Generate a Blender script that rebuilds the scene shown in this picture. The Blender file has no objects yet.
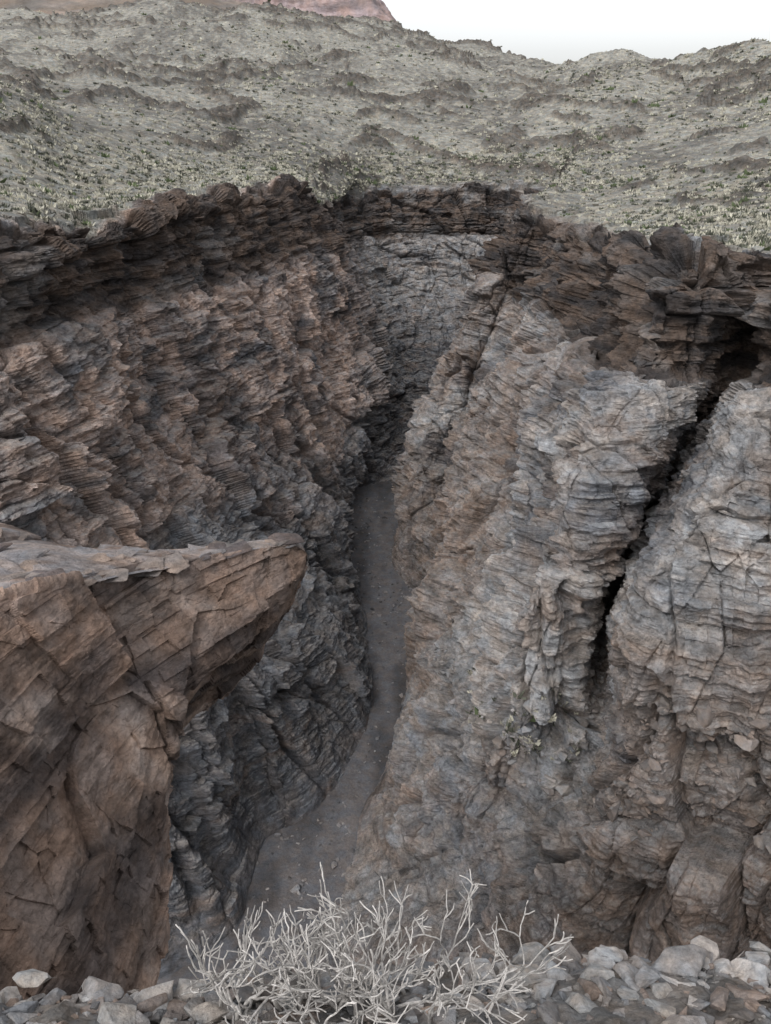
import bpy, bmesh, math, random, time
import numpy as np
from mathutils import Vector, Euler
T0=time.time()
random.seed(7); rng=np.random.default_rng(7)
scene=bpy.context.scene
PITCH=math.radians(27); CP,SP=math.cos(PITCH),math.sin(PITCH); F=759.0
def sv(u,v,t):
    """survey point: bearing / depression of a feature and its range -> world metres"""
    yd=(v-512)/F
    return np.array([(u-385.5)/F*t,(CP-yd*SP)*t,(-SP-yd*CP)*t])
f32=np.float32;u32=np.uint32
# ---------------------------------------------------------------- noise
def h3(ix,iy,iz,seed=0):
    h=ix*u32(374761393)+iy*u32(668265263)+iz*u32(2246822519)+u32((seed*1274126177)&0xFFFFFFFF)
    h=(h^(h>>u32(13)))*u32(1274126177)
    h=(h^(h>>u32(16)))*u32(2246822519)
    h=h^(h>>u32(15))
    return (h&u32(0xFFFFFF)).astype(f32)/f32(0xFFFFFF)
def toi(a):return a.astype(np.int32).view(u32) if a.ndim else np.array([a]).astype(np.int32).view(u32)
def vn(x,y,z,seed=0):
    x,y,z=np.broadcast_arrays(np.asarray(x,f32),np.asarray(y,f32),np.asarray(z,f32))
    fx,fy,fz=np.floor(x),np.floor(y),np.floor(z)
    ix,iy,iz=toi(fx),toi(fy),toi(fz)
    a,b,c=(x-fx),(y-fy),(z-fz)
    a=a*a*(3-2*a);b=b*b*(3-2*b);c=c*c*(3-2*c);o=u32(1)
    def l(p,q,t):return p+(q-p)*t
    r=l(l(l(h3(ix,iy,iz,seed),h3(ix+o,iy,iz,seed),a),l(h3(ix,iy+o,iz,seed),h3(ix+o,iy+o,iz,seed),a),b),
        l(l(h3(ix,iy,iz+o,seed),h3(ix+o,iy,iz+o,seed),a),l(h3(ix,iy+o,iz+o,seed),h3(ix+o,iy+o,iz+o,seed),a),b),c)
    return r*2-1
def fbm(x,y,z,o=4,seed=0,g=.5):
    r=0;a=1;s=0
    for i in range(o):
        r=r+a*vn(x,y,z,seed+i*17);s+=a;a*=g
        x=x*2.03+3.1;y=y*2.03+1.7;z=z*2.03+5.3
    return r/s
def wor2(x,y,seed=0):
    x=np.asarray(x,f32);y=np.asarray(y,f32)
    fx,fy=np.floor(x),np.floor(y)
    f1=np.full(x.shape,9.,f32);f2=f1.copy();idr=np.zeros(x.shape,f32);lx_=idr.copy();ly_=idr.copy()
    zz=np.zeros(x.shape,u32)
    for dx in(-1,0,1):
        for dy in(-1,0,1):
            jx,jy=fx+dx,fy+dy;kx,ky=toi(jx),toi(jy)
            ex=jx+h3(kx,ky,zz,seed+1)-x;ey=jy+h3(kx,ky,zz,seed+2)-y
            d=ex*ex+ey*ey
            m=d<f1
            f2=np.where(m,f1,np.minimum(f2,d));f1=np.where(m,d,f1);idr=np.where(m,h3(kx,ky,zz,seed+4),idr)
            lx_=np.where(m,-ex,lx_);ly_=np.where(m,-ey,ly_)
    return np.sqrt(f1),np.sqrt(f2),idr,lx_,ly_
def sstep(a,b,x):
    t=np.clip((x-a)/(b-a),0,1);return t*t*(3-2*t)
def blocks(x,y,q,fxy,fq,seed):
    """jointed bedding: joint-bounded columns cut into beds; each block is set back by its own amount and its face tilted"""
    a,b,idr,ex,ey=wor2(x*fxy,y*fxy,seed)
    L=q*fq+1.3*vn(q*fq*.37,q*0,q*0,seed+9)+.55*idr
    k=np.floor(L);fr=L-k
    cell=(idr*997).astype(np.int32).view(u32);z0=np.zeros(cell.shape,u32);tk=toi(k)
    rb=h3(tk,cell,z0,seed+5);rl=h3(tk,z0,z0,seed+6)
    tilt=ex*(h3(tk,cell,z0,seed+7)-.5)+ey*(h3(tk,cell,z0,seed+8)-.5)+.6*(fr-.5)*(h3(tk,cell,z0,seed+10)-.5)
    edge=sstep(0,.14,np.minimum(fr,1-fr))
    return rb,rl,edge,b-a,tilt*2
# ---------------------------------------------------------------- loft
def pchip(C,idx,axis):
    C=np.moveaxis(C,axis,0);n=C.shape[0]
    d=C[1:]-C[:-1];m=np.zeros_like(C)
    d0,d1=d[:-1],d[1:]
    s=d0+d1;s=np.where(np.abs(s)<1e-9,1,s)
    m[1:-1]=np.where(d0*d1>0,2*d0*d1/s,0)*.75+.25*.5*(d0+d1)
    m[0]=d[0];m[-1]=d[-1]
    i=np.clip(np.floor(idx).astype(int),0,n-2);t=(idx-i)
    sh=(-1,)+(1,)*(C.ndim-1);t=t.reshape(sh)
    h00=2*t**3-3*t**2+1;h10=t**3-2*t**2+t;h01=-2*t**3+3*t**2;h11=t**3-t**2
    r=h00*C[i]+h10*m[i]+h01*C[i+1]+h11*m[i+1]
    return np.moveaxis(r,0,axis)
def alloc(cols,axis,dens,lo=6,cap=400):
    P=np.array([[(min(max(p[0],-60),830),min(max(p[1],-30),1060)) for p in c] for c in cols],float)
    d=np.diff(P,axis=axis);L=np.sqrt((d**2).sum(-1)).max(axis=1-axis)
    out=[]
    for i,l in enumerate(L):
        n=int(min(max(lo,l*dens),cap));out.append(i+np.arange(n)/n)
    out.append([len(L)])
    return np.concatenate(out)
def normals(P):
    a=np.gradient(P,axis=0);b=np.gradient(P,axis=1)
    n=np.cross(a,b);l=np.linalg.norm(n,axis=-1,keepdims=True);return n/np.maximum(l,1e-9)
def grid_mesh(name,P,col=None,mat=None,smooth=False):
    nu,nv=P.shape[:2]
    idx=np.arange(nu*nv).reshape(nu,nv)
    q=np.stack([idx[:-1,:-1],idx[1:,:-1],idx[1:,1:],idx[:-1,1:]],-1).reshape(-1,4)
    return poly_mesh(name,P.reshape(-1,3),q,None if col is None else col.reshape(-1,3),mat,smooth)
def poly_mesh(name,V,Fc,col=None,mat=None,smooth=False):
    me=bpy.data.meshes.new(name);V=np.asarray(V,np.float32);Fc=np.asarray(Fc,np.int32);k=Fc.shape[1]
    me.vertices.add(len(V));me.vertices.foreach_set('co',V.reshape(-1))
    me.loops.add(Fc.size);me.loops.foreach_set('vertex_index',Fc.reshape(-1))
    me.polygons.add(len(Fc));me.polygons.foreach_set('loop_start',np.arange(0,Fc.size,k,dtype=np.int32))
    me.polygons.foreach_set('use_smooth',np.full(len(Fc),smooth))
    me.update(calc_edges=True)
    if col is not None:
        at=me.color_attributes.new('tint','FLOAT_COLOR','POINT')
        c=np.ones((len(V),4),np.float32);c[:,:3]=col;at.data.foreach_set('color',c.reshape(-1))
    ob=bpy.data.objects.new(name,me);scene.collection.objects.link(ob)
    if mat:me.materials.append(mat)
    return ob
# ---------------------------------------------------------------- materials
def rock_mat(name,sc=1.0,bump=.25,var=.5,rough=.95,zs=3.0):
    m=bpy.data.materials.new(name);m.use_nodes=True;nt=m.node_tree;N=nt.nodes;L=nt.links
    b=N['Principled BSDF'];b.inputs['Roughness'].default_value=rough
    b.inputs['Specular IOR Level'].default_value=.15
    g=N.new('ShaderNodeNewGeometry');at=N.new('ShaderNodeAttribute');at.attribute_name='tint'
    mp=N.new('ShaderNodeMapping');mp.inputs['Scale'].default_value=(sc,sc,sc*zs);L.new(g.outputs['Position'],mp.inputs[0])
    mi=N.new('ShaderNodeMapping');mi.inputs['Scale'].default_value=(sc,sc,sc);L.new(g.outputs['Position'],mi.inputs[0])
    def noise(src,s,d=4,r=.6,dist=0):
        n=N.new('ShaderNodeTexNoise');n.inputs['Scale'].default_value=s;n.inputs['Detail'].default_value=d
        n.inputs['Roughness'].default_value=r;n.inputs['Distortion'].default_value=dist;L.new(src.outputs[0],n.inputs['Vector']);return n
    def mr(src,a,b_,c,d):
        n=N.new('ShaderNodeMapRange');n.inputs[1].default_value=a;n.inputs[2].default_value=b_;n.inputs[3].default_value=c;n.inputs[4].default_value=d
        L.new(src,n.inputs[0]);return n.outputs[0]
    def math_(op,a,b_):
        n=N.new('ShaderNodeMath');n.operation=op
        for i,v in enumerate((a,b_)):
            if isinstance(v,(int,float)):n.inputs[i].default_value=v
            else:L.new(v,n.inputs[i])
        return n.outputs[0]
    n1=noise(mp,.35,6,.68);n2=noise(mi,2.3,4,.72)
    a=mr(n1.outputs[0],.3,.7,1-var,1+var);c=mr(n2.outputs[0],.3,.7,1-var*.8,1+var*.8)
    f=math_('MULTIPLY',a,c)
    vm=N.new('ShaderNodeVectorMath');vm.operation='SCALE';L.new(at.outputs['Color'],vm.inputs[0]);L.new(f,vm.inputs['Scale'])
    mx=N.new('ShaderNodeMix');mx.data_type='RGBA';mx.blend_type='MULTIPLY'
    cr=N.new('ShaderNodeValToRGB');cr.color_ramp.elements[0].position=.38;cr.color_ramp.elements[0].color=(.92,.98,1.06,1)
    cr.color_ramp.elements[1].position=.62;cr.color_ramp.elements[1].color=(1.08,.98,.91,1)
    n4=noise(mi,.6,3,.6);L.new(n4.outputs[0],cr.inputs[0]);mx.inputs[0].default_value=.8
    L.new(vm.outputs[0],mx.inputs[6]);L.new(cr.outputs[0],mx.inputs[7]);L.new(mx.outputs[2],b.inputs['Base Color'])
    nb=noise(mp,1.6,5,.72)
    bp=N.new('ShaderNodeBump');bp.inputs['Strength'].default_value=1;bp.inputs['Distance'].default_value=bump;L.new(nb.outputs[0],bp.inputs['Height']);L.new(bp.outputs[0],b.inputs['Normal'])
    return m
def plain_mat(name,rough=.9,var=.3,scale=20):
    m=bpy.data.materials.new(name);m.use_nodes=True;nt=m.node_tree;N=nt.nodes;L=nt.links
    b=N['Principled BSDF'];b.inputs['Roughness'].default_value=rough;b.inputs['Specular IOR Level'].default_value=.1
    at=N.new('ShaderNodeAttribute');at.attribute_name='tint';n=N.new('ShaderNodeTexNoise');n.inputs['Scale'].default_value=scale;n.inputs['Detail'].default_value=2
    g=N.new('ShaderNodeNewGeometry');L.new(g.outputs['Position'],n.inputs['Vector'])
    r=N.new('ShaderNodeMapRange');r.inputs[1].default_value=.3;r.inputs[2].default_value=.7;r.inputs[3].default_value=1-var;r.inputs[4].default_value=1+var;L.new(n.outputs[0],r.inputs[0])
    vm=N.new('ShaderNodeVectorMath');vm.operation='SCALE';L.new(at.outputs['Color'],vm.inputs[0]);L.new(r.outputs[0],vm.inputs['Scale']);L.new(vm.outputs[0],b.inputs['Base Color'])
    return m
M_canyon=rock_mat('canyon_rock',1.0,.55,zs=2.4)
M_near=rock_mat('outcrop_rock',3.2,.09,var=.42,zs=1.6)
M_rub=rock_mat('rubble_rock',14,.02,var=.4,zs=1.0)
M_bed=rock_mat('creek_gravel',1.6,.12,var=.25,zs=1.0)
M_veg=plain_mat('dry_scrub');M_twig=plain_mat('dead_wood',.85,.3,60)
# ---------------------------------------------------------------- canyon controls: base,lower,bench,mid2,mid1,cap,rim | plateau G,H,I,J,K
cols=[
[(100,1000,58.5),(20,880,55),(-50,740,52),(-100,620,50),(-170,520,48),(-260,400,46),(-260,262,48),(-300,190,75),(-350,60,120),(-330,75,190),(-330,40,350),(-330,-60,600)],
[(232,930,64),(190,850,62),(148,740,60),(100,620,57.5),(50,490,57),(0,345,58),(0,240,60),(-20,165,90),(-20,78,140),(-10,85,190),(-10,50,350),(0,15,600)],
[(258,852,71),(245,780,70),(228,690,69),(205,590,70),(150,455,73),(100,300,74),(90,225,75),(80,190,100),(70,125,140),(70,105,200),(80,60,350),(95,20,600)],
[(326,800,76),(318,720,78),(305,650,80),(280,560,86),(235,430,93),(190,285,94),(170,208,95),(165,185,118),(160,150,150),(160,110,220),(165,60,360),(180,11,600)],
[(370,690,90.5),(358,640,93),(338,580,97),(325,520,102),(295,420,109),(265,255,114),(240,195,116),(235,182,132),(230,155,170),(235,110,240),(240,60,380),(250,14,600)],
[(346,540,123),(345,520,124),(343,490,126),(340,450,129),(328,370,132),(308,240,134),(290,190,136),(295,180,150),(295,150,190),(300,110,260),(305,60,400),(310,17,600)],
[(340,494,138),(352,470,139),(366,450,140),(374,400,140),(358,345,143),(337,250,150),(325,205,152),(330,190,170),(335,160,205),(340,112,270),(345,62,410),(345,18,600)],
[(370,492,141),(380,470,144),(386,430,154),(384,380,168),(370,300,184),(356,235,192),(348,195,196),(365,180,208),(375,155,232),(380,110,290),(385,65,420),(385,23,600)],
[(385,490,142),(392,460,148),(398,420,162),(408,360,182),(422,290,198),(428,235,204),(430,190,208),(435,175,218),(440,150,240),(440,112,300),(440,75,420),(435,42,580)],
[(392,490,142),(405,460,150),(425,420,166),(455,350,186),(480,290,200),(492,235,206),(503,188,210),(503,172,220),(500,148,240),(500,115,300),(500,85,400),(495,60,540)],
[(412,500,138),(428,475,146),(450,440,158),(485,395,172),(518,340,184),(540,265,192),(552,200,194),(560,178,208),(565,150,232),(565,115,290),(562,88,380),(555,66,500)],
[(396,545,117),(397,515,118),(402,475,120),(426,420,122),(454,350,125),(486,270,128),(520,208,131),(560,180,158),(585,150,205),(590,112,280),(590,84,365),(585,62,475)],
[(420,610,106),(427,570,108),(441,520,112),(462,450,115),(488,380,118),(520,300,121),(555,225,123),(595,190,150),(615,150,195),(620,110,270),(620,80,350),(620,58,450)],
[(410,690,90),(430,640,90),(448,570,89),(478,470,89),(516,390,91),(558,310,96),(600,240,99),(640,205,125),(665,160,170),(680,110,240),(680,82,320),(665,60,400)],
[(388,760,80),(418,720,78),(465,640,78),(512,540,77),(545,430,76),(588,350,76),(648,248,79),(690,215,105),(720,165,145),(740,110,220),(740,80,290),(720,52,360)],
[(356,810,75),(410,800,69),(492,720,60),(528,590,53),(568,470,52.5),(618,366,57),(690,252,67),(735,220,92),(770,165,135),(790,110,200),(790,75,270),(765,48,340)],
[(342,845,71.2),(430,845,65),(545,733,56.5),(585,600,53),(640,475,52.5),(696,372,57),(740,255,65),(775,222,85),(815,165,128),(835,110,190),(835,75,260),(800,46,330)],
[(328,875,68),(455,870,61.5),(578,738,56.5),(600,628,62),(664,478,70),(724,372,68),(760,256,67),(800,224,82),(845,165,123),(860,110,187),(860,75,255),(825,45,325)],
[(316,900,66),(475,890,59),(592,745,56),(608,636,64),(680,470,72),(742,370,68),(785,257,65),(830,225,79),(875,165,118),(895,110,183),(895,75,247),(865,44,318)],
[(304,950,62),(540,925,51),(625,752,48.5),(628,630,47.5),(700,480,47.5),(762,378,51),(830,258,58),(900,225,74),(950,165,110),(970,110,175),(970,70,240),(930,42,310)],
[(420,1060,57),(740,960,44),(780,780,42.5),(790,640,42.5),(825,500,44),(860,400,48),(950,265,54),(1050,230,65),(1100,165,100),(1130,110,160),(1130,65,230),(1080,40,300)],
[(700,1200,48),(850,1050,38),(950,850,35),(1000,700,35),(1050,540,38),(1100,420,42),(1150,300,45),(1350,250,55),(1400,165,90),(1500,110,150),(1500,60,220),(1400,30,300)],
]
new=[]
for i,c in enumerate(cols):
    m1_,cp=c[4],c[5]; k=5.5 if i>=14 else (3.0 if i>=12 else 1.5)
    f=.14
    sh=tuple(cp[j]*(1-f)+m1_[j]*f for j in range(3))
    cap=(cp[0]+ (3 if i>=14 else 0),cp[1],cp[2]+k*(0 if i in(17,18) else 1))
    rim=(c[6][0],c[6][1],c[6][2]+(-1.5 if i>=14 else .5))
    new.append(c[:5]+[sh,cap,rim]+c[7:]+[(c[-1][0],c[-1][1]+35,c[-1][2]*1.5)])
cols=new
C=np.array([[sv(*p) for p in c] for c in cols]);C[:,0,2]=-61.5
DENS=1.0
cu=alloc(cols,0,DENS,lo=30);cv=alloc(cols,1,DENS*1.1,cap=260)
S=pchip(pchip(C,cu,0),cv,1)
cvo=np.interp(cv,[0,4,5,6,20],[0,4,4.8,5,19])
cc=np.broadcast_to(cu[:,None],S.shape[:2]).astype(f32);rr=np.broadcast_to(cvo[None,:],S.shape[:2]).astype(f32)
N0=normals(S)
if (N0*(-S)).sum(-1).mean()<0:N0=-N0
X,Y,Z=[S[...,i].astype(f32) for i in range(3)];O=np.zeros_like(X)
wall=1-sstep(6.0,6.3,rr);plat=1-wall
right=sstep(10.3,11.2,cc);left=1-sstep(6.0,7.5,cc);back=(1-left)*(1-right)
capz=sstep(4.75,5.0,rr+.12*fbm(X*.07,Y*.07,Z*.07,3,5)-.15*left*sstep(-.4,.4,fbm(X*.05,Y*.05,O,2,6)))*(1-sstep(6.02,6.12,rr))
fold=3.2*fbm(X*.03,Y*.03,Z*.03,3,11)
dipz=Z+.05*X+fold*(1-.75*capz)+.3*fbm(X*.22,Y*.22,Z*.22,3,12)
spire=sstep(10.8,11.3,cc)*(1-sstep(14.0,15.0,cc))
big=fbm(X*.07,Y*.07,Z*.02,3,21)
rid=1-np.abs(fbm(X*.12+.012*Z,Y*.12,Z*.016,3,31))*2.2
wx=.6*fbm(X*.3,Y*.3,Z*.3,3,60);wy=.6*fbm(X*.3,Y*.3,Z*.3,3,64)
B1,L1,E1,J1,T1=blocks(X+wx+.12*Z,Y+wy,dipz,.13,.10,70)
B2,L2,E2,J2,T2=blocks(X+wx*.6-.08*Z,Y+wy*.6,dipz+.2*wx,.34,.36,80)
B3,L3,E3,J3,T3=blocks(X+wx*.3,Y+wy*.3,dipz+.2*wy,.9,1.25,90)
fine=fbm(X*1.2,Y*1.2,dipz*2.0,4,96,.62)
foli=fbm(X*.10,Y*.10,dipz*1.1,4,93,.6)
jn=np.abs(fbm(X*.10+.02*Z,Y*.10,Z*.014,3,95));joint=(1-sstep(0,.05,jn))*(1-.7*back)
amp=.3+.9*sstep(-.35,.35,fbm(X*.06,Y*.06,Z*.08,3,97))*(1-.4*left)
gw_=sstep(2.0,2.7,rr)*(1-sstep(5.0,5.7,rr))
gwide=sstep(15.6,16.3,cc)*(1-sstep(18.9,19.4,cc))*gw_
Dl=2.0*big+(1.8+1.2*spire)*(rid-.6)+2.0*(B1-.5)+1.9*T1-2.2*joint-.7*(1-sstep(0,.06,J1))
Ds=amp*(1.25*(.65*B2+.35*L2-.5)+.55*(.55*B3+.45*L3-.5))+.9*T2+.35*T3+.42*fine+1.15*foli
Ds=Ds-.3*(1-E1)-.3*amp*(1-E2)-.2*(1-sstep(0,.06,J2))
D=Dl*(1-.75*gwide)+Ds*(1-.25*gwide)
# vertical ribs and clefts along the right wall
rc=cc*1.75+.35*fbm(X*.05,Y*.05,Z*.05,3,44)+.13*rr
rf=rc-np.floor(rc);ramp=.5+.9*h3(toi(np.floor(rc)),toi(O),toi(O),45)
ribs=(np.minimum(rf,1-rf)*2)**.45
D=D+right*(1-sstep(14.6,15.2,cc))*sstep(1.0,1.9,rr)*(1-.5*capz)*3.4*ramp*(ribs-.65)
D=D+capz*((1.6+.9*right)*(L2-.4)+.9*(B1-.5)+.7*(L3-.5)-.7*(1-E2))
D=.9+(D-.9)*sstep(-.1,1.3,rr)
gul=sstep(16.35,16.9,cc)*(1-sstep(18.1,18.6,cc))*gw_
Nd=N0.copy();Nd[...,2]*=.5
P=S+Nd*(D*wall)[...,None]
# plateau relief
dist=np.sqrt(X**2+Y**2)
hum=fbm(X*.05,Y*.05,O,4,110);gl=np.abs(fbm(X*.012+3,Y*.008,O,4,120))
far=sstep(90,400,dist)
def ledgef(per,seed,thr):
    tz=Z+per*2.4*fbm(X*.012,Y*.012,O,4,seed);TL=tz/per;tk=np.floor(TL);tf=TL-tk
    on=sstep(thr,thr+.15,fbm(X*.025,Y*.025,tk*3.7,4,seed+3,.6)+.3*(h3(toi(tk),toi(O),toi(O),seed+1)-.5))
    return on*sstep(0,.08,tf)*(1-sstep(.12,.36,tf))
ledge=np.clip(ledgef(9.,125,.04)+ledgef(5.,1250,.16),0,1)*sstep(6.4,6.8,rr)*sstep(85,150,dist)
crag=fbm(X*.25,Y*.25,Z*.8,3,129)
dz=plat*(.7*hum*(1+3.5*far)+far*(15*(gl-.25))+.4*fbm(X*.5,Y*.5,O,3,130)+ledge*(1.2+1.6*far+2.0*crag))
P[...,2]+=dz*sstep(6.1,6.8,rr)
rimw=sstep(5.5,5.95,rr)*(1-sstep(6.15,6.7,rr))
P[...,2]+=rimw*(1.8*(B1-.5)+1.0*(B2-.5)+.8*big)
# ---- tint
def mixc(a,b,w):return a*(1-w[...,None])+b*w[...,None]
A=lambda *c:np.array(c,float)
n1=fbm(X*.06,Y*.06,dipz*.10,4,140);n2=fbm(X*.13,Y*.13,dipz*.25,4,150,.6);n3=fbm(X*.22,Y*.22,dipz*.8,4,155,.6)
grey=A(.20,.202,.21);dark=A(.085,.083,.088);tan=A(.44,.345,.295);pale=A(.385,.372,.36);brown=A(.18,.14,.116);black=A(.05,.045,.044)
col=np.broadcast_to(grey,S.shape).copy()
ltan=left*sstep(2.9,3.6,rr+.9*n1)*sstep(-.45,.0,n2+.1)
col=mixc(col,tan,ltan*.9)
col=mixc(col,grey*.85,left*sstep(.05,.28,fbm(X*.09,Y*.09,Z*.06,4,158))*.8)
col=mixc(col,dark*.8,left*sstep(.12,.32,fbm(X*.16,Y*.16,Z*.10,4,159))*.7)
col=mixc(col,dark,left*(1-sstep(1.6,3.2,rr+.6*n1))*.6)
col=mixc(col,pale*.85,back*sstep(-.3,.3,n2+.2)*sstep(3.,4.2,rr)*.8)
col=mixc(col,dark*.8,back*(1-sstep(2.8,3.8,rr+.4*n1))*.8)  # painted shade: lower back wall darkened where the slot closes in
col=mixc(col,pale,right*sstep(1.2,2.2,rr+.5*n1)*sstep(-.35,.2,n2)*.85)
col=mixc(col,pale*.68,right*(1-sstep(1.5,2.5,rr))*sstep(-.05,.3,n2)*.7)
col=mixc(col,brown*1.1,right*sstep(.08,.35,n1+.12*(cc-19)*sstep(17,19,cc)+.42*(1-sstep(12,14.2,cc)))*.62)
col=mixc(col,brown*1.25,right*sstep(.08,.3,fbm(X*.10,Y*.10,Z*.08,4,157))*.55)
col=mixc(col,brown*.7,right*sstep(17.5,19.3,cc+.6*n1)*(1-sstep(1.4,2.4,rr+.5*n1))*.75)  # brown rock, darkened low on the near right wall as painted shadow
col=mixc(col,brown*1.2,sstep(.16,.38,n3)*.4*wall)
col=mixc(col,dark,sstep(.16,.40,-n2)*.65*wall)
col=col*(.78+.2*B1+.15*L2+.15*B3)[...,None]
col=mixc(col,brown*.5,gul*.85)  # cleft interior tinted dark brown, its shade put into the colour
cc2=mixc(np.broadcast_to(brown*.68,S.shape),black,sstep(-.2,.2,n3));cc2=mixc(cc2,pale*.6,sstep(.12,.35,n2)*.5)
col=mixc(col,cc2,capz*.93)
soil=mixc(np.broadcast_to(A(.265,.26,.232),S.shape),A(.165,.16,.145),sstep(-.25,.3,fbm(X*.03,Y*.03,O,5,160)))
soil=mixc(soil,A(.36,.35,.30),sstep(.0,.35,fbm(X*.3,Y*.3,O,3,165))*.6)
soil=mixc(soil,A(.10,.088,.077),np.clip(ledge*1.6,0,1)*.8)
pl=sstep(6.05,6.3,rr+.1*n3)
col=mixc(col,soil,pl)
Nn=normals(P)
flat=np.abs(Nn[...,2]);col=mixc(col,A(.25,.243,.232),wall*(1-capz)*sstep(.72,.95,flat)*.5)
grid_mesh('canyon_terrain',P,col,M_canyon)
print('terrain',P.shape,time.time()-T0)
# ---------------------------------------------------------------- creek bed
gx=np.linspace(-50,60,300);gy=np.linspace(-5,190,500);GX,GY=np.meshgrid(gx,gy,indexing='ij')
GZ=-60+.35*fbm(GX*.12,GY*.06,GX*0,3,200)+.14*fbm(GX*.9,GY*.9,GX*0,3,201)
bt=fbm(GX*.25,GY*.07,GX*0,4,203)
bc=mixc(np.broadcast_to(A(.12,.116,.119),GX.shape+(3,)),A(.07,.068,.070),sstep(-.1,.3,bt))
grid_mesh('creek_bed',np.stack([GX,GY,GZ],-1),bc,M_bed,True)
# ---------------------------------------------------------------- left outcrop
oc=[
[(-420,480,16),(-420,700,5),(-420,800,4.6),(-420,900,4.4),(-420,1000,4.2),(-420,1100,4),(-420,1300,4)],
[(-200,500,14),(-200,640,6.8),(-200,760,6.3),(-200,880,5.8),(-200,1000,5.5),(-200,1100,5.2),(-200,1250,5.2)],
[(0,524,13),(0,596,8.5),(0,700,8),(0,800,7.6),(0,900,7.2),(0,1000,6.8),(0,1150,6.4)],
[(90,548,12),(112,572,10),(95,680,9.4),(82,780,8.7),(75,880,8),(70,980,7.4),(60,1120,6.9)],
[(195,547,12.4),(200,557,11.3),(165,670,10.2),(130,770,9.4),(115,870,8.6),(110,960,7.9),(100,1100,7.3)],
[(284,538,12.7),(296,546,12.3),(262,645,11.5),(192,708,10.6),(168,830,9.6),(165,920,8.9),(148,1030,8.2)],
[(298,541,12.9),(308,560,12.6),(268,642,12.2),(198,700,11.3),(170,820,10.2),(165,900,9.6),(145,1030,8.9)],
[(270,560,15),(260,605,15),(220,680,14.5),(150,760,13.5),(110,860,12.5),(100,930,11.8),(90,1050,11)],
[(100,545,18),(50,600,18),(20,700,17),(0,800,16),(-20,900,15),(-30,980,14),(-40,1100,13)],
]
def lp(a,b,f):return tuple(a[j]*(1-f)+b[j]*f for j in range(3))
oc=[[(c[0][0]-40,c[0][1]+20,c[0][2]*1.35),c[0],lp(c[0],c[1],.93),c[1],lp(c[1],c[2],.10)]+c[2:] for c in oc]
C2=np.array([[sv(*p) for p in c] for c in oc])
ou=alloc(oc,0,1.3,12,300);ov=alloc(oc,1,1.3,12,300)
S2=pchip(pchip(C2,ou,0),ov,1);N2=normals(S2)
if (N2*(-S2)).sum(-1).mean()<0:N2=-N2
x,y,z=[S2[...,i].astype(f32) for i in range(3)]
q=z-.12*x+.10*y+.2*fbm(x*.25,y*.25,z*.25,3,300)
wv=.2*fbm(x*.8,y*.8,z*.8,3,301)
b1,l1,e1,j1,t1=blocks(x+wv+.3*z,y+wv,q,.30,.55,310);b2,l2,e2,j2,t2=blocks(x+wv-.4*z,y-wv,q+.1*wv,.7,1.6,320);b3,l3,e3,j3,t3=blocks(x+wv*.5,y,q,2.2,6,330)
orr=np.broadcast_to(ov[None,:],x.shape)
topz=1-sstep(2.85,3.15,orr)
d=.18*fbm(x*.35,y*.35,z*.35,2,340)+.22*(.8*b1+.2*l1-.5)+.20*t1+(1-topz*.6)*(.14*(.65*b2+.35*l2-.5)+.13*t2+.05*(b3-.5)+.04*t3)+.08*fbm(x*2.5,y*2.5,q*3.5,4,331,.6)-.05*(1-e1)-.07*(1-sstep(0,.04,j1))
d=d*(1-.6*topz)
P2=S2+N2*d[...,None]
m1=fbm(x*.5,y*.5,q*1.2,4,360);m2=fbm(x*1.2+z,y*1.2,q*1.3,4,370)
c2=mixc(np.broadcast_to(A(.215,.163,.135),x.shape+(3,)),A(.10,.08,.072),sstep(-.1,.3,m1))
c2=mixc(c2,A(.33,.265,.225),sstep(.05,.4,m2)*.7)
c2=c2*(.75+.5*b2)[...,None]
c2=mixc(c2,A(.26,.24,.235),topz*sstep(-.2,.1,fbm(x*.8,y*.8,z*3,3,380))*.9)
rock_ob=grid_mesh('rock_outcrop',P2,c2,M_near)
# ---------------------------------------------------------------- rim ledge in the foreground
lx=np.linspace(-7,8,500);ls=np.concatenate([np.linspace(0,.3,30)[:-1],np.linspace(.3,.8,180)[:-1],np.linspace(.8,1,60)])
LX,LS=np.meshgrid(lx,ls,indexing='ij')
edge=1.55+.24*sstep(-1.2,.3,LX)+.07*fbm(LX*2,LX*0,LX*0,3,400)-.25*sstep(2,7,np.abs(LX))
ly=np.where(LS<.8,-5+(edge+5)*(LS/.8)**.6,edge+(LS-.8)/.2*6)
lz=np.where(ly<0,-1.6,-1.6-.7*ly);drop=np.clip(ly-edge,0,None);lz=lz-drop*3-60*(drop/6)**1.5
lz=lz+.05*fbm(LX*2,ly*2,LX*0,4,410)+.03*fbm(LX*12,ly*12,LX*0,3,420)
a1,a2,ai,_,_=wor2(LX*9,ly*9,430);lz=lz+.035*(ai-.3)*sstep(0,.25,a2-a1)
lcol=mixc(np.broadcast_to(A(.22,.21,.20),LX.shape+(3,)),A(.13,.12,.11),ai)
grid_mesh('rim_ground',np.stack([LX,ly,lz],-1),lcol,M_rub)
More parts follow.
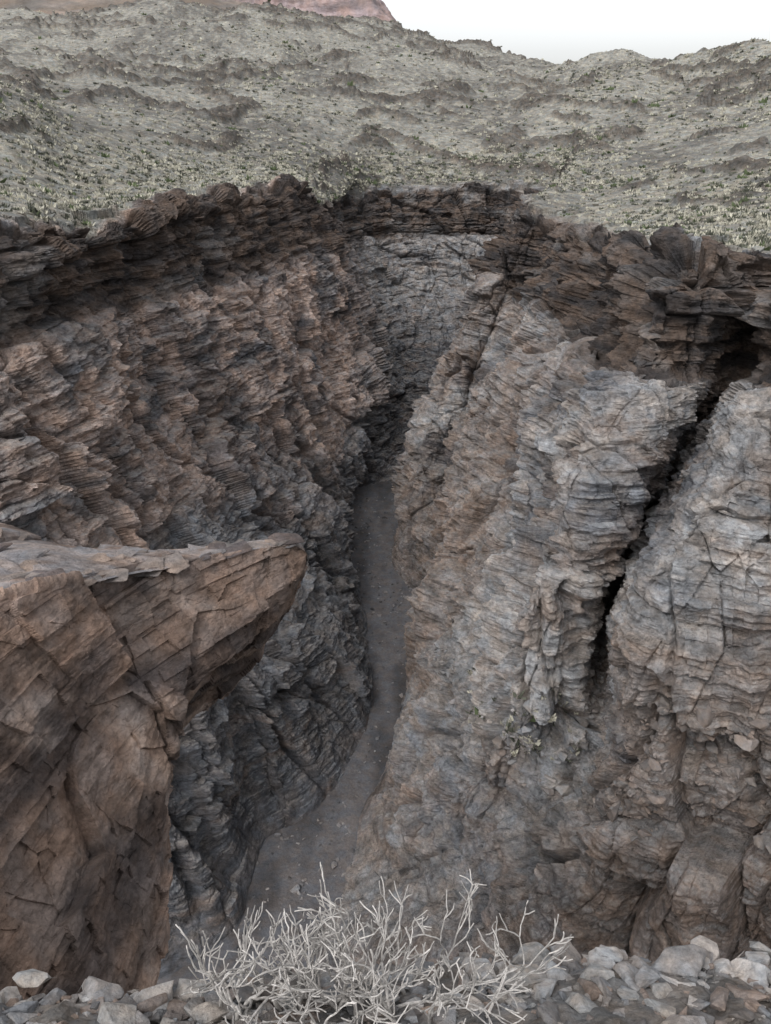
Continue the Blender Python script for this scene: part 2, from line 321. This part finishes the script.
def rock(center,size,rot,pts=16,seed=0):
    r=random.Random(seed);bm=bmesh.new()
    for i in range(pts):
        v=Vector((r.uniform(-1,1),r.uniform(-1,1),r.uniform(-1,1)))
        if v.length>1.1:v=v.normalized()*1.05
        bm.verts.new((v.x*size[0],v.y*size[1],v.z*size[2]))
    res=bmesh.ops.convex_hull(bm,input=bm.verts)
    bmesh.ops.delete(bm,geom=[g for g in set(res['geom_interior']+res['geom_unused']) if isinstance(g,bmesh.types.BMVert)],context='VERTS')
    bmesh.ops.bevel(bm,geom=bm.edges[:],offset=min(size)*.06,segments=1,affect='EDGES')
    bmesh.ops.triangulate(bm,faces=bm.faces[:])
    bmesh.ops.subdivide_edges(bm,edges=[e for e in bm.edges if e.calc_length()>.3],cuts=2,use_grid_fill=True)
    bmesh.ops.triangulate(bm,faces=bm.faces[:])
    cs=np.array([tuple(v.co) for v in bm.verts])
    kk=1+.13*fbm(cs[:,0]*1.8,cs[:,1]*1.8,cs[:,2]*1.8+seed,3,900)
    R=np.array(Euler(rot).to_matrix());bm.verts.index_update()
    V=(cs*kk[:,None])@R.T;Fc=np.array([[v.index for v in f.verts] for f in bm.faces]);bm.free();return V,Fc
lib=[rock((0,0,0),(1,random.uniform(.5,.95),random.uniform(.3,.65)),(random.uniform(-.4,.4),random.uniform(-.4,.4),0),random.choice((10,14,20)),i) for i in range(36)]
RV=[];RF=[];RC=[];ro=0
def addrock(c,s,colr):
    global ro
    V,Fc=lib[random.randrange(36)];a=random.uniform(0,6.28);ca,sa=math.cos(a),math.sin(a)
    W=V@np.array([[ca,sa,0],[-sa,ca,0],[0,0,1]])
    W=W-np.stack([W[:,0]*0,W[:,0]*0,W[:,1]*.4],-1) if s<.2 else W
    W=W*s+np.array(c)
    RV.append(W);RF.append(Fc+ro);RC.append(np.tile(colr,(len(V),1)));ro+=len(V)
def gz(x,y):return -1.6-.7*max(y,0)
pal=[(.26,.25,.243),(.20,.197,.197),(.30,.286,.268),(.235,.195,.17),(.14,.132,.127),(.37,.36,.35)]
for i in range(3800):
    x_=random.uniform(-2.2,2.4);ed=1.55+.24*max(0,min(1,(x_+1.2)/1.5));y_=ed-abs(random.gauss(0,.27))+.03
    s_=min(.10,.007+random.expovariate(1/.017))
    addrock((x_,y_,gz(x_,y_)+s_*.25),s_,random.choice(pal))
for (u,v,t,s_) in [(672,985,2.9,.14),(735,990,2.85,.12),(560,972,3.0,.09),(520,995,2.8,.11),(100,1010,2.7,.09),(40,1003,2.8,.08),(590,1005,2.8,.09),(640,1010,2.75,.09),(766,966,3.0,.10),(160,1016,2.65,.10),(700,968,2.95,.10),(610,970,2.95,.08)]:
    c=sv(u,v,t);addrock((c[0],c[1],gz(c[0],c[1])+.035),s_,random.choice((pal[0],pal[2],pal[5])))
poly_mesh('loose_rubble',np.concatenate(RV),np.concatenate(RF),np.concatenate(RC),M_rub)
# thin loose plates resting on the outcrop top
RV=[];RF=[];RC=[];ro=0
tt=np.argwhere((orr>1.15)&(orr<2.9)&(ou[:,None]>1.2)&(ou[:,None]<4.9))
for a,b in tt[rng.integers(0,len(tt),60)]:
    s_=random.uniform(.08,.40);V,Fc=lib[random.randrange(36)];an=random.uniform(0,6.28);ca,sa=math.cos(an),math.sin(an)
    W=(V*np.array([1,1,.25]))@np.array([[ca,sa,0],[-sa,ca,0],[0,0,1]])*s_+P2[a,b]+np.array([0,0,s_*.04])
    RV.append(W);RF.append(Fc+ro);RC.append(np.tile(random.choice([(.19,.165,.15),(.24,.20,.175),(.12,.10,.095),(.21,.20,.20)]),(len(V),1)));ro+=len(V)
pl_ob=poly_mesh('loose_plates',np.concatenate(RV),np.concatenate(RF),np.concatenate(RC),M_near);pl_ob.parent=rock_ob
# stones on the creek bed and talus on benches
RV=[];RF=[];RC=[];ro=0
for i in range(1600):
    yy=random.uniform(36,125);xx=random.uniform(-16,8);s_=max(.2,min(.6,.08+random.expovariate(1/.11)))
    addrock((xx,yy,-60+s_*.1),s_,random.choice([(.16,.155,.155),(.09,.087,.087),(.22,.213,.21)]))
bench=np.argwhere((rr>1.6)&(rr<2.4)&(cc>13.5)&(cc<20.5)|(rr>5.9)&(rr<7.0)&(cc>.5)&(cc<20.5))
bs=bench[rng.integers(0,len(bench),2600)]
for a,b in bs:
    s_=max(.2,min(.9,.10+random.expovariate(1/.17)));p_=P[a,b];addrock((p_[0],p_[1],p_[2]+s_*.05),s_,tuple(np.clip(col[a,b]*random.uniform(.5,1.05),.05,.4)))
poly_mesh('scattered_stones',np.concatenate(RV),np.concatenate(RF),np.concatenate(RC),M_bed)
# ---------------------------------------------------------------- dead shrub
TV=[];TF=[];TC=[]
def tube(pts,rad,c):
    n=5;base=len(TV)
    for i,(p_,r_) in enumerate(zip(pts,rad)):
        d_=(pts[min(i+1,len(pts)-1)]-pts[max(i-1,0)]).normalized()
        a=d_.cross(Vector((.3,.5,.8))).normalized();b=d_.cross(a)
        for k in range(n):
            th=2*math.pi*k/n;TV.append(tuple(p_+a*math.cos(th)*r_+b*math.sin(th)*r_));TC.append(c)
        if i:
            for k in range(n):
                o=base+(i-1)*n;TF.append([o+k,o+(k+1)%n,o+n+(k+1)%n,o+n+k])
    tip=pts[-1]+(pts[-1]-pts[-2]).normalized()*rad[-1];TV.append(tuple(tip));TC.append(c);o=base+(len(pts)-1)*n
    for k in range(n):TF.append([o+k,o+(k+1)%n,len(TV)-1])
def grow(p_,d_,r_,length,lev):
    steps=random.randint(3,4);pts=[p_];rad=[r_];d=d_
    for i in range(steps):
        d=(d+Vector((random.gauss(0,.2),random.gauss(0,.2),random.gauss(.06,.18)))).normalized()
        pts.append(pts[-1]+d*length/steps);rad.append(r_*(1-.22*(i+1)/steps))
    g=random.uniform(.6,1.15);tube(pts,rad,(.52*g,.495*g,.47*g))
    if lev<=0:return
    for k in range(random.choice((2,2,2,3))):
        i=random.choice((-1,-1,-2));ax=Vector((random.gauss(0,1),random.gauss(0,1),random.gauss(0,1)))
        nd=(d+ax.cross(d).normalized()*random.uniform(.4,.85)).normalized()
        if nd.z<-.1:nd.z=abs(nd.z)*.3
        grow(pts[i],nd,max(.0026,rad[i]*.8),length*random.uniform(.65,.92),lev-1)
stems=[]
for i in range(26):
    bx=random.gauss(-.07,.17);by=random.uniform(1.42,1.64)
    stems.append((bx,by,(bx+.07)*1.3+random.gauss(0,.38),4))
for i in range(8):
    bx=random.gauss(-.50,.07);stems.append((bx,random.uniform(1.42,1.58),random.gauss(-.1,.35),3))
for bx,by,lean,lv in stems:
    grow(Vector((bx,by,gz(bx,by)-.02)),Vector((lean,random.gauss(.05,.3),random.uniform(.8,1.2))).normalized(),random.uniform(.006,.009),random.uniform(.105,.16),lv)
me=bpy.data.meshes.new('dead_shrub');me.from_pydata(TV,[],TF);me.update()
at=me.color_attributes.new('tint','FLOAT_COLOR','POINT');cc_=np.ones((len(TV),4),np.float32);cc_[:,:3]=np.array(TC);at.data.foreach_set('color',cc_.reshape(-1))
ob=bpy.data.objects.new('dead_shrub',me);scene.collection.objects.link(ob);me.materials.append(M_twig)
me.polygons.foreach_set('use_smooth',np.ones(len(me.polygons),bool))
# ---------------------------------------------------------------- desert scrub
ii=np.argwhere((rr>6.25)&(rr<11.0)&(cc>.5)&(cc<20));sel=ii[rng.integers(0,len(ii),30000)]
i2=np.argwhere((rr>1.75)&(rr<2.3)&(cc>14.3)&(cc<17.5));sel=np.concatenate([sel,i2[rng.integers(0,len(i2),90)]])
pp=P[sel[:,0],sel[:,1]];dd=np.linalg.norm(pp,axis=1)
dens=fbm(pp[:,0]*.04,pp[:,1]*.04,pp[:,0]*0,3,500)
keep=(dens+rng.random(len(pp))*.9>.1);pp=pp[keep];dd=dd[keep];n=len(pp)
B=10
kk=rng.random(n);big_=(kk>.972)
rad=(.28+.55*rng.random(n)**2)*(1+1.1*sstep(120,450,dd))*np.where(big_,1.6,1);hgt=rad*rng.uniform(.5,1.0,n)
th=rng.random((n,B))*6.283;rr_=rng.random((n,B))**.5
bx=np.cos(th)*rr_*.5;by=np.sin(th)*rr_*.5
tipx=np.cos(th)*rr_*1.0+rng.normal(0,.15,(n,B));tipy=np.sin(th)*rr_+rng.normal(0,.15,(n,B));tz_=(1.15-rr_*.7)*rng.uniform(.7,1.1,(n,B))
wd=.30;ph=rng.random((n,B))*6.283
V=np.zeros((n,B,3,3));R_=rad[:,None];H_=hgt[:,None]
V[:,:,0,0]=(bx+np.cos(ph)*wd)*R_;V[:,:,0,1]=(by+np.sin(ph)*wd)*R_;V[:,:,0,2]=-.1
V[:,:,1,0]=(bx-np.cos(ph)*wd)*R_;V[:,:,1,1]=(by-np.sin(ph)*wd)*R_;V[:,:,1,2]=-.1
V[:,:,2,0]=tipx*R_;V[:,:,2,1]=tipy*R_;V[:,:,2,2]=tz_*H_
V+=pp[:,None,None,:]
base=np.where((kk<.58)[:,None],A(.48,.46,.38),np.where((kk<.972)[:,None],A(.11,.115,.09),A(.12,.15,.08)));base=base*rng.uniform(.7,1.2,(n,1))
poly_mesh('desert_scrub',V.reshape(-1,3),np.arange(n*B*3).reshape(-1,3),np.repeat(base,B*3,axis=0),M_veg)
# ---------------------------------------------------------------- distant cliff & hill
def far_loft(name,ctrl,colf,amp,fs,dens=1.0):
    Cc=np.array([[sv(*p) for p in c] for c in ctrl]);a=alloc(ctrl,0,dens,30,200);b=alloc(ctrl,1,dens,25,160)
    S_=pchip(pchip(Cc,a,0),b,1);x,y,z=S_[...,0],S_[...,1],S_[...,2];Nf=normals(S_)
    if (Nf*(-S_)).sum(-1).mean()<0:Nf=-Nf
    d=amp*(fbm(x*fs,y*fs,z*fs*.25,4,600)+.5*fbm(x*fs*.3,y*fs*.3,z*fs*3,3,610))
    grid_mesh(name,S_+Nf*d[...,None],colf(x,y,z),M_far)
M_far=rock_mat('distant_rock',.03,6,var=.25)
def cf(x,y,z):
    n_=fbm(x*.01,y*.01,z*.03,4,620);return mixc(np.broadcast_to(A(.37,.29,.28),x.shape+(3,)),A(.26,.215,.21),sstep(-.2,.3,n_))
ctrl=[[(u,60,2600),(u,v0,2650),(u,v1,2680),(u,v1-2,3400)] for u,v0,v1 in [(120,30,-40),(200,24,-38),(250,20,-22),(290,20,-18),(330,21,-10),(365,22,-3),(380,24,6),(392,27,22),(400,40,34)]]
far_loft('red_cliff',ctrl,cf,30,.01)
def ch(x,y,z):
    n_=fbm(x*.01,y*.01,z*.05,4,630);return mixc(np.broadcast_to(A(.25,.205,.172),x.shape+(3,)),A(.18,.157,.135),sstep(-.2,.3,n_))
ctrl=[[(u,90,900),(u,(v1+60)/2,1100),(u,v1,1350),(u,v1+30,1800)] for u,v1 in [(-400,-140),(-150,-90),(0,-50),(100,-22),(180,-6),(235,8),(270,16),(320,30),(360,60)]]
far_loft('hill',ctrl,ch,14,.012)
g=np.linspace(-9000,9000,60);gX,gY=np.meshgrid(g,g,indexing='ij')
grid_mesh('ground',np.stack([gX,gY,-90+6*fbm(gX*.001,gY*.001,gX*0,3,700)],-1),np.broadcast_to(A(.2,.17,.14),gX.shape+(3,)).copy(),M_far)
# ---------------------------------------------------------------- light
w=bpy.data.worlds.new('World');scene.world=w;w.use_nodes=True;nt=w.node_tree;bg=nt.nodes['Background']
sk=nt.nodes.new('ShaderNodeTexSky');sk.sky_type='NISHITA';sk.sun_disc=False;sk.sun_elevation=math.radians(50);sk.sun_rotation=math.radians(215);sk.dust_density=3;sk.air_density=1
hs=nt.nodes.new('ShaderNodeHueSaturation');hs.inputs['Saturation'].default_value=.14;hs.inputs['Value'].default_value=1.75
nt.links.new(sk.outputs[0],hs.inputs['Color']);nt.links.new(hs.outputs[0],bg.inputs[0]);bg.inputs[1].default_value=.145
sd=bpy.data.lights.new('sun','SUN');sd.energy=.5;sd.angle=math.radians(30);sd.color=(1,.97,.93)
so=bpy.data.objects.new('sun',sd);scene.collection.objects.link(so)
el,az=math.radians(50),math.radians(215)
dv=Vector((math.sin(az)*math.cos(el),math.cos(az)*math.cos(el),math.sin(el)));so.rotation_euler=dv.to_track_quat('Z','Y').to_euler()
cam=bpy.data.cameras.new('camera');cam.sensor_fit='VERTICAL';cam.angle=2*math.atan(512/F);cam.clip_end=30000;cam.clip_start=.05
co=bpy.data.objects.new('camera',cam);scene.collection.objects.link(co);co.rotation_euler=(math.radians(90)-PITCH,0,0);scene.camera=co
scene.view_settings.view_transform='Standard';scene.view_settings.look='None';scene.view_settings.exposure=0
print('script',time.time()-T0,len(TV),n)
